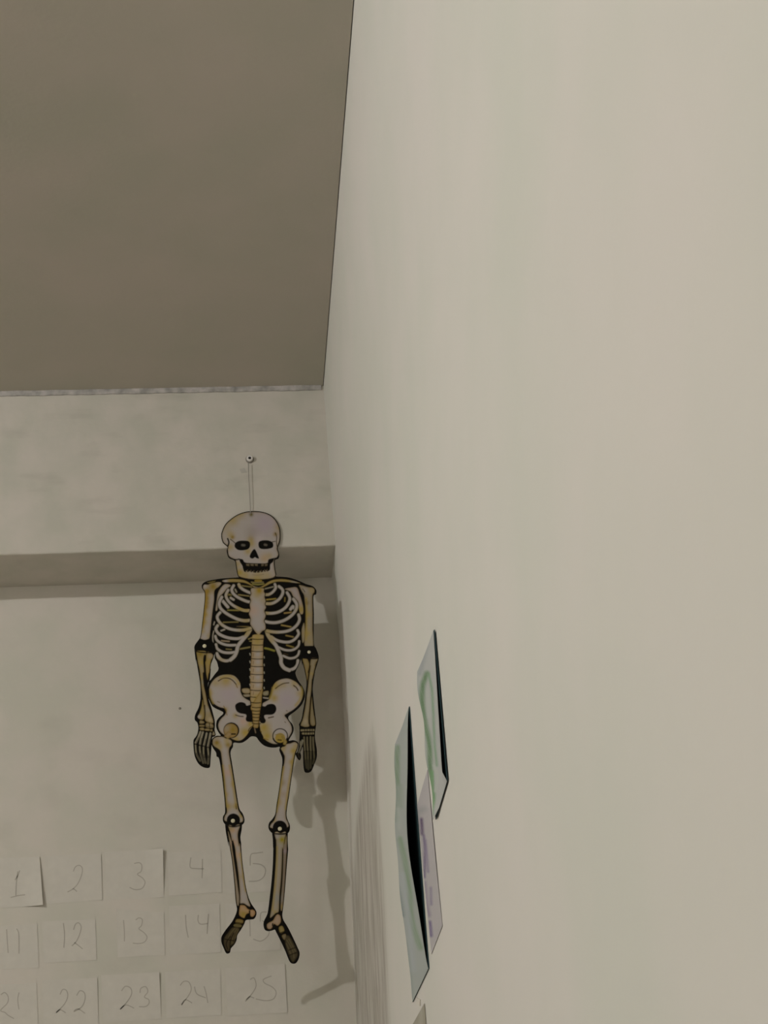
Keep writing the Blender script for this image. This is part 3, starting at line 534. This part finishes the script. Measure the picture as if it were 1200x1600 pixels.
sk = thing('skeleton_cutout', tuple(hit([395, 1505], 1, SKY)[0]), 'jointed printed card skeleton hanging by a thread in the corner below the beam', 'skeleton decoration')
def body_part(c):
    n = np.full(len(c), 'ribcage', dtype=object)
    pel = (c[:,1] > 1086) | inside(c, np.array(C([(290,500),(300,380),(330,310),(390,245),(470,205),(580,194),(680,208),(740,258),(772,315),(785,370),(780,440),(800,700),(600,900),(300,700)]))) | inside(c, np.array(D([(790,480),(740,390),(685,315),(610,268),(520,248),(425,260),(352,300),(310,352),(298,410),(285,490),(255,545),(300,800),(600,900)])))
    n[pel] = 'pelvis'
    n[inside(c, np.array(A([(100,1300),(100,1100),(200,900),(240,160),(560,140),(575,225),(530,290),(476,330),(464,480),(444,640),(424,800),(404,980),(395,1085),(455,1160),(485,1240),(450,1310)])))] = 'upper_arm#1'
    n[inside(c, np.array(B([(1200,100),(960,235),(880,235),(780,215),(760,240),(812,350),(848,430),(868,650),(868,850),(858,1000),(848,1190),(815,1215),(800,1280),(798,1400),(1200,1450)])))] = 'upper_arm#2'
    n[inside(c, np.array(E([(40,220),(60,120),(110,70),(240,82),(300,100),(335,130),(335,200),(600,1200),(100,1200)])))] = 'thigh#1'
    n[inside(c, np.array(E([(868,245),(890,205),(945,185),(965,155),(1000,148),(1060,118),(1300,140),(1100,1300),(600,1300)])))] = 'thigh#2'
    j = smooth(skull, True, 2); cc = j.mean(0); j = cc+(j-cc)*1.035
    n[(inside(c, j) & (c[:,1] < 904.5)) | (c[:,1] < 893)] = 'skull'
    return n
parts = card(body, 0, body_part, sk)
def fore(y0):
    def f(c):
        n = np.full(len(c), 'forearm', dtype=object); n[c[:,1] > y0] = 'hand'; return n
    return f
def shin(p, nrm):
    def f(c):
        n = np.full(len(c), 'lower_leg', dtype=object); n[(c-np.array(p))@np.array(nrm) > 0] = 'foot'; return n
    return f
card(farmL, +.0026, fore(1030+838/8.89), sk); card(farmR, +.0026, fore(1030+945/8.89), sk)
card(legL, +.0026, shin((320+440/7.5, 1310+776/7.5), (-.2,1)), sk); card(legR, +.0026, shin((320+835/7.5, 1310+890/7.5), (.35,1)), sk)
for (x, y, r) in ((319.5,1009.4,3.3),(483,1019,2.8),(364,1282.6,3.3),(437.3,1295,3.3)):
    p = hit_y([x,y], -.0002)[0]; rw = r*3.15/FPX
    lathe('joint_rivet', [(rw,-.0001),(rw,.0004),(rw*.8,.0011),(rw*.35,.0014)], p, (0,-1,0), M_rivet, sk, 20)
pin = hit([390.3, 718], 1, 0)[0]
pts = [hit([388,723], 1, -.0080)[0], hit([388.6,745], 1, -.0078)[0], hit([390,770], 1, -.0074)[0], hit([391,790], 1, -.0068)[0], hit([391.2,799], 1, -.0062)[0], hit_y([391.4,803.5], -.0006)[0]]
tube('hanging_thread', pts, .0008, M_string, sk)

# pin on the beam
pn = thing('wall_pin', tuple(pin), 'small round white pin with a dark centre stuck in the beam above the skull', 'pin')
q = 3.2/FPX
lathe('flange', [(7.2*q,-.0005),(7.2*q,.0015),(6.0*q,.003)], pin, (0,-1,0), M_rim, pn)['label'] = 'dark rim behind the white head'
lathe('head', [(5.4*q,.002),(5.6*q,.006),(5.0*q,.0085),(2.9*q,.0092),(2.4*q,.0072),(1.2*q,.007)], pin, (0,-1,0), M_white, pn)
lathe('centre_stud', [(2.4*q,.0068),(2.3*q,.0082),(1.4*q,.0088)], pin, (0,-1,0), M_black, pn)['label'] = 'dark stud in the middle of the head'

# scrap of tape left of the thread
tp = hit([(374,733),(382,731),(386,738),(377,739)], 1, -.0006); tv = [tuple(p) for p in tp]+[(p[0],-.0001,p[2]) for p in tp]
tag(link('tape_scrap', tv, [(0,1,2,3),(7,6,5,4),(0,4,5,1),(1,5,6,2),(2,6,7,3),(3,7,4,0)], M_tape), 'tiny scrap of yellowed tape on the beam just below the white pin', 'tape')
# speck on the wall
sp_ = hit([281,1107], 1, DW)[0]
tag(lathe('wall_nail', [(.0028,-.0004),(.0028,.0008),(.0016,.0016)], sp_, (0,-1,0), plain('dull_nail', (.27,.245,.205)), None, 14), 'tiny dark nail head on the wall left of the skeleton forearm', 'nail')

# ------------------------------------------------------------------ numbered slips
Z1 = lambda p: Z((0,1300), 5., p)
Z2 = lambda p: Z((230,1300), 5., p)
HW = {
 '1': (Z1, [[(155,302),(140,345),(118,378)],[(140,310),(130,400),(126,500)],[(85,515),(140,502),(200,495)]]),
 '2': (Z1, [[(575,310),(590,275),(620,262),(645,285),(640,340),(610,410),(570,450),(530,472)],[(572,446),(590,455),(605,470)]]),
 '3': (Z1, [[(1050,246),(1090,240),(1110,262),(1105,308),(1076,330),(1118,360),(1138,395),(1115,440),(1060,450),(1015,432)]]),
 '4': (Z2, [[(342,200),(336,275),(380,288),(445,290)],[(432,212),(432,290),(430,365)]]),
 '5': (Z2, [[(905,158),(855,165),(810,178),(805,262)],[(825,246),(890,255),(925,290),(915,345),(870,380),(795,386)]]),
 '11': (Z1, [[(52,760),(58,850),(65,945)],[(130,755),(148,800),(150,950)]]),
 '12': (Z1, [[(495,712),(505,800),(500,905)],[(575,765),(590,722),(615,710),(635,745),(620,810),(595,860),(562,892)],[(582,864),(610,885),(648,916)]]),
 '13': (Z1, [[(965,690),(972,780),(972,860)],[(1060,692),(1085,675),(1112,690),(1106,740),(1086,765),(1126,800),(1150,840),(1132,878),(1090,888),(1038,880)]]),
 '14': (Z2, [[(300,648),(305,740),(322,825)],[(400,648),(398,695),(420,720),(478,714)],[(480,640),(474,720),(470,795)]]),
 '15': (Z2, [[(800,650),(804,740),(806,815)],[(935,625),(890,632),(884,700)],[(900,690),(948,740),(950,805),(892,852),(830,836)]]),
 '21': (Z1, [[(8,1272),(38,1255),(65,1290),(58,1340),(6,1395),(40,1412),(65,1435),(112,1462)],[(150,1255),(140,1310),(150,1390)]]),
 '22': (Z1, [[(470,1270),(490,1232),(520,1240),(530,1285),(505,1345),(440,1415)],[(440,1412),(472,1390),(515,1416)],[(600,1280),(625,1242),(660,1258),(666,1310),(640,1370),(578,1408)],[(580,1402),(612,1385),(668,1422)]]),
 '23': (Z1, [[(950,1242),(980,1206),(1020,1220),(1030,1262),(1000,1320),(940,1388)],[(942,1384),(985,1352),(1050,1378)],[(1095,1258),(1102,1222),(1140,1210),(1156,1250),(1130,1290),(1165,1312),(1165,1345),(1138,1366),(1088,1366)]]),
 '24': (Z2, [[(258,1200),(285,1168),(325,1172),(345,1222),(328,1272),(268,1352)],[(270,1348),(300,1310),(352,1336)],[(370,1208),(390,1265),(460,1295)],[(445,1205),(462,1260),(476,1335)]]),
 '25': (Z2, [[(805,1152),(835,1140),(852,1200),(820,1262),(768,1322)],[(772,1312),(800,1286),(838,1296)],[(972,1124),(910,1150),(920,1180),(980,1210),(1010,1250),(990,1300),(930,1315),(850,1302)]]),
}
# corners in the photo: top-left, top-right, bottom-right, bottom-left
SL = {
 '1': [(-28,1342),(62,1339),(68,1415),(-22,1420)], '2': [(70,1338),(158,1334),(160,1406),(73,1412)], '3': [(164,1331),(255,1327),(256,1402),(166,1406)],
 '4': [(262,1332),(345,1328),(347,1394),(264,1400)], '5': [(352,1328),(437,1324),(439,1392),(354,1396)],
 '11': [(-30,1448),(58,1444),(61,1512),(-27,1516)], '12': [(66,1440),(149,1436),(151,1500),(68,1505)], '13': [(182,1420),(256,1426),(258,1492),(184,1496)],
 '14': [(264,1416),(343,1412),(345,1488),(266,1492)], '15': [(352,1412),(436,1408),(438,1484),(354,1488)],
 '21': [(-34,1540),(57,1536),(60,1606),(-31,1612)], '22': [(66,1532),(152,1528),(154,1606),(68,1612)], '23': [(158,1524),(249,1519),(252,1592),(161,1598)],
 '24': [(258,1519),(344,1514),(346,1586),(260,1591)], '25': [(352,1513),(445,1506),(449,1582),(356,1588)]}
LIFT = {'1': ((1,1,.0085,1.6,2.6,.8),), '3': ((1,0,.0075,1.5,3.0,1.1),), '23': ((1,0,.0032,1.4,3.5,1.5),), '13': ((0,0,.002,2,4,2),), '2': ((1,.4,.0008,1,4,1),), '25': ((1,.4,.001,1,4,.8),), '22': ((1,.1,.0010,1,4,1.5),)}
WHERE = {'1': 'its lower right corner curling up', '2': 'in the top row right of the curling slip', '3': 'in the top row with its upper right edge lifting', '4': 'in the top row left of the skeleton shins', '5': 'in the top row behind the skeleton shins',
 '11': 'leftmost of the middle row', '12': 'in the middle row below the 2', '13': 'in the middle row below the 3', '14': 'in the middle row left of the skeleton feet', '15': 'partly hidden behind the skeleton feet',
 '21': 'cut by the left picture edge in the bottom row', '22': 'in the bottom row below the 12', '23': 'in the bottom row below the 13', '24': 'in the bottom row left of the foot tips', '25': 'at the right end of the bottom row'}

def slip(num, corners):
    c = hit(corners, 1, DW-.0003); N = 16
    def lift(s, t):
        h = .0001+.0004*max(0, s-.80)/.2
        for cs, ct, a, p, ks, kt in LIFT.get(num, ()):
            ds = abs(s-cs); dt = abs(t-ct)
            h += a*max(0, 1-ds*ks)**p*max(0, 1-dt*kt)
        return h
    def at(s, t, off=0):
        p = (c[0]*(1-s)+c[1]*s)*(1-t)+(c[3]*(1-s)+c[2]*s)*t
        return Vector((p[0], p[1]-lift(s, t)-off, p[2]))
    base = at(.5, 1); o = thing('number_slip', tuple(base), 'off-white paper slip with hand-drawn %s, %s' % (num, WHERE[num]), 'paper slip', 'numbered slips on the wall')
    v = []; f = []
    for off in (.00015, 0):
        for j in range(N+1):
            for i in range(N+1): v.append(at(i/N, j/N, off))
    n = N+1; n2 = n*n
    for j in range(N):
        for i in range(N):
            a = j*n+i; f.append((a, a+n, a+n+1, a+1)); f.append((n2+a, n2+a+1, n2+a+n+1, n2+a+n))
    for i in range(N):
        f.append((i, i+1, n2+i+1, n2+i)); a = N*n+i; f.append((a+1, a, n2+a, n2+a+1))
        a = i*n; f.append((a+n, a, n2+a, n2+a+n)); a = i*n+N; f.append((a, a+n, n2+a+n, n2+a))
    link('paper', v, f, M_paper, o, smooth=False)
    # numeral: thin raised strokes
    T, strokes = HW[num]; v = []; f = []
    ex = c[1]-c[0]; ez = c[3]-c[0]; G = np.array([[ex@ex, ex@ez],[ex@ez, ez@ez]])
    for st_ in strokes:
        S = smooth(T(st_), False, 4); w = .78
        d = np.gradient(S, axis=0); d /= np.linalg.norm(d, axis=1)[:,None]+1e-9; nr = np.stack([-d[:,1], d[:,0]], 1)
        b0 = len(v)
        for k in range(len(S)):
            for q_, off in ((S[k]+nr[k]*w, .0004), (S[k]-nr[k]*w, .0004), (S[k]-nr[k]*w, .0002), (S[k]+nr[k]*w, .0002)):
                p = hit(q_, 1, DW-.0003)[0]-c[0]; s, t = np.linalg.solve(G, [p@ex, p@ez]); v.append(at(s, t, off))
        for k in range(len(S)-1):
            for m in range(4): f.append((b0+k*4+m, b0+k*4+(m+1)%4, b0+k*4+4+(m+1)%4, b0+k*4+4+m))
        f.append((b0+3,b0+2,b0+1,b0)); e = b0+(len(S)-1)*4; f.append((e,e+1,e+2,e+3))
    link('numeral', v, f, M_pencil, o)
for k, c in SL.items(): slip(k, c)

# ------------------------------------------------------------------ paintings on the right wall
P1 = lambda p: Z((590,960), 5., p)
P2 = lambda p: Z((590,1260), 4.706, p)
ART_GAIN = 1.5
def artwork(label, corners, bulge, ink, ofs, backing=None, cat='painting', lay=.0012):
    """corners on the wall in photo positions: far-top, near-top, near-bottom, far-bottom; bulge(s,t) in metres off the wall (s: far 0 - near 1)"""
    c = hit(corners, 0, .0)
    c[:,0] = wall_x(c[:,2])
    o = thing('wall_painting', tuple((c[2]+c[3])/2), label, cat)
    def at(s, t, off): 
        p = (c[0]*(1-s)+c[1]*s)*(1-t)+(c[3]*(1-s)+c[2]*s)*t
        return np.array([p[0]-off, p[1], p[2]])
    def sheet(name, offf, mat, NS, NT, th, s1=1.0, painted=False):
        v = []; f = []; cols = []
        for e in (th, 0):
            for j in range(NT+1):
                for i in range(NS+1):
                    s = i/NS*s1; t = j/NT; v.append(at(s, t, offf(s, t)+e))
        n = NS+1; n2 = n*(NT+1)
        for j in range(NT):
            for i in range(NS):
                a = j*n+i; f.append((a, a+1, a+n+1, a+n)); f.append((n2+a, n2+a+n, n2+a+n+1, n2+a+1))
        for i in range(NS):
            f.append((i, n2+i, n2+i+1, i+1)); a = NT*n+i; f.append((a, a+1, n2+a+1, n2+a))
        for j in range(NT):
            a = j*n; f.append((a, a+n, n2+a+n, n2+a)); a = j*n+NS; f.append((a, n2+a, n2+a+n, a+n))
        ob = link(name, v, f, mat, o, smooth=False)
        if painted:
            W = np.array(v); cc = (W-CAM)@R.T; px = np.stack([600+FPX*cc[:,0]/cc[:,2], 800+FPX*cc[:,1]/cc[:,2]], 1)
            rgb = ink.paint(px); at_ = ob.data.attributes.new('ink', 'FLOAT_COLOR', 'POINT')
            c4 = np.ones((len(v), 4), np.float32); c4[:,:3] = rgb; at_.data.foreach_set('color', c4.ravel())
        return ob
    if backing: 
        b = sheet('backing_card', lambda s, t: ofs+.0002, M_dark, 6, 12, .0008); b['label'] = 'dark teal backing card showing at the edge'
    sheet('sheet', lambda s, t: ofs+lay+bulge(s, t), M_art, 60, 150, .0004, backing or 1.0, True)
    return o

g = Ink((148,150,147), ART_GAIN, .95)
g.line(P1([(395,150),(370,280),(330,460)]), 6, (128,132,134), aa=4).line(P1([(300,440),(310,600),(345,800)]), 5, (136,142,138), aa=4)
g.line(P1([(385,462),(352,560),(350,700),(370,850),(402,1000),(410,1200),(412,1400),(395,1560)]), 8, (88,112,84), aa=2.6)
g.line(P1([(400,470),(425,600),(436,800),(445,1000),(462,1180)]), 3.4, (104,130,104), aa=2).line(P1([(425,1230),(430,1350),(440,1430),(420,1560)]), 5, (98,130,94), aa=2)
g.line(P1([(390,600),(400,800)]), 4, (150,156,150), aa=2).line(P1([(440,1180),(470,1260),(450,1380)]), 3, (150,156,148), aa=2)
artwork('upper pale painting with green streaks, its dark edge nearest the camera', [(646,1050),(670.5,984),(692,1220),(674.5,1281)], lambda s, t:   .0046*s**5*min(1,.12+t)*min(1,(1-t)/.06)+.003*max(0,1-s*3)*math.sin(t*7+.6)**2, g, .0011, .985, lay=.0008)

p = Ink((148,145,145), ART_GAIN, .95)
p.line(P2([(322,95),(328,200)]), 5, (74,60,86), aa=2.2).line(P2([(340,215),(348,330),(345,520)]), 3.2, (86,74,104), aa=2).line(P2([(352,250),(372,480)]), 3, (112,104,124), aa=2).line(P2([(345,560),(360,700),(380,800)]), 5, (118,110,126), aa=3)
p.line(P2([(390,600),(395,720)]), 3.5, (112,106,124), aa=2).line(P2([(385,850),(395,950)]), 4, (80,68,108), aa=2.2).line(P2([(265,20),(300,300),(335,700),(350,1000)]), 4, (156,156,152), aa=2).line(P2([(290,60),(300,40),(340,20)]), 8, (130,130,130), aa=5)
artwork('small pale painting with purple streaks below the green streaked one', [(644,1259),(659.5,1203),(683.5,1447),(667,1491)], lambda s, t: .0006*math.sin(math.pi*t)*s, p, .0, None, lay=.0004)

l = Ink((138,143,139), ART_GAIN, .8)
l.line(P1([(170,720),(150,850),(140,1000)]), 9, (144,146,146), aa=4).line(P1([(155,1040),(152,1150),(155,1320)]), 8, (106,124,102), aa=2.5).line(P1([(180,1340),(185,1500)]), 6, (126,136,124), aa=3)
l.line(P1([(150,1330),(145,1600)]), 7, (116,128,116), aa=4).line(P2([(165,240),(205,420),(235,620),(255,850),(315,1040)]), 8, (110,128,106), aa=2.5).line(P2([(105,470),(145,600),(185,800)]), 7, (104,116,114), aa=2.5)
l.line(P2([(180,500),(225,800),(245,1000),(260,1200)]), 7, (142,148,150), aa=4).line(P2([(105,0),(105,430)]), 5, (112,124,118), aa=3).line(P2([(200,1000),(235,1250),(245,1400)]), 6, (118,128,122), aa=3).line(P2([(150,20),(160,160)]), 5, (146,152,146), aa=3)
def lb(s, t):
    w = math.sin(math.pi*min(1, max(0, t)))**.8
    return .012*w*s**1.6*(1-.18*math.sin(t*9))+.0075*math.sin(math.pi*min(1,t*1.1))**1.2*max(0,1-s*1.6)+.0015*(1+math.sin(t*23))*max(0,1-s*2)*(1-t)
artwork('tall pale grey-green painting left of the others, bulging off its dark card', [(612,1163),(631.5,1104),(663.5,1513),(639,1566)], lb, l, .0003, .985, lay=.0009)

w4 = Ink((134,130,116), ART_GAIN, .72)
w4.line(P2([(320,1460),(318,1600)]), 4, (150,148,138), aa=3).line(P2([(270,1520),(245,1600)]), 6, (118,118,106), aa=3)
artwork('pale olive paper whose top corner just enters the bottom edge, under the tall painting', [(636,1606),(656.5,1568),(662,1640),(640,1676)], lambda s, t: .0, w4, .0, None, lay=.0006)
tw = hit([(650,1558),(656,1562),(655.5,1572),(649.5,1568)], 0, float(wall_x(-1.08))-.0012); 
tv = [tuple(p_) for p_ in tw]+[(p_[0]+.0014, p_[1], p_[2]) for p_ in tw]
tag(link('tape_scrap', tv, [(3,2,1,0),(4,5,6,7),(0,1,5,4),(1,2,6,5),(2,3,7,6),(3,0,4,7)], plain('white_tape', (.66,.63,.56))), 'bit of white tape at the corner of the olive paper at the bottom', 'tape')

# ------------------------------------------------------------------ light: one bulb hanging under the ceiling, out of frame to the left, plus an added fill
L = bpy.data.lights.new('ceiling_bulb', 'POINT'); L.energy = 79; L.color = (1, .985, .98); L.shadow_soft_size = .022
lo = bpy.data.objects.new('ceiling_bulb', L); COL.objects.link(lo); lo.location = (-2.31, -2.1, .335)
L2 = bpy.data.lights.new('fill_light', 'POINT'); L2.energy = 25; L2.color = (1, .985, .965); L2.shadow_soft_size = .30  # added soft fill behind the camera, lifts the right wall and ambient
lo2 = bpy.data.objects.new('fill_light', L2); COL.objects.link(lo2); lo2.location = (-1.5, -3.6, -.15)
w = bpy.data.worlds.new('world'); bpy.context.scene.world = w; w.use_nodes = True
w.node_tree.nodes['Background'].inputs[0].default_value = (.02,.02,.02,1)
vs = bpy.context.scene.view_settings
bpy.context.scene.display_settings.display_device = 'sRGB'
vs.view_transform = 'Standard'; vs.look = 'None'; vs.gamma = 1; vs.use_curve_mapping = False; vs.exposure = 0
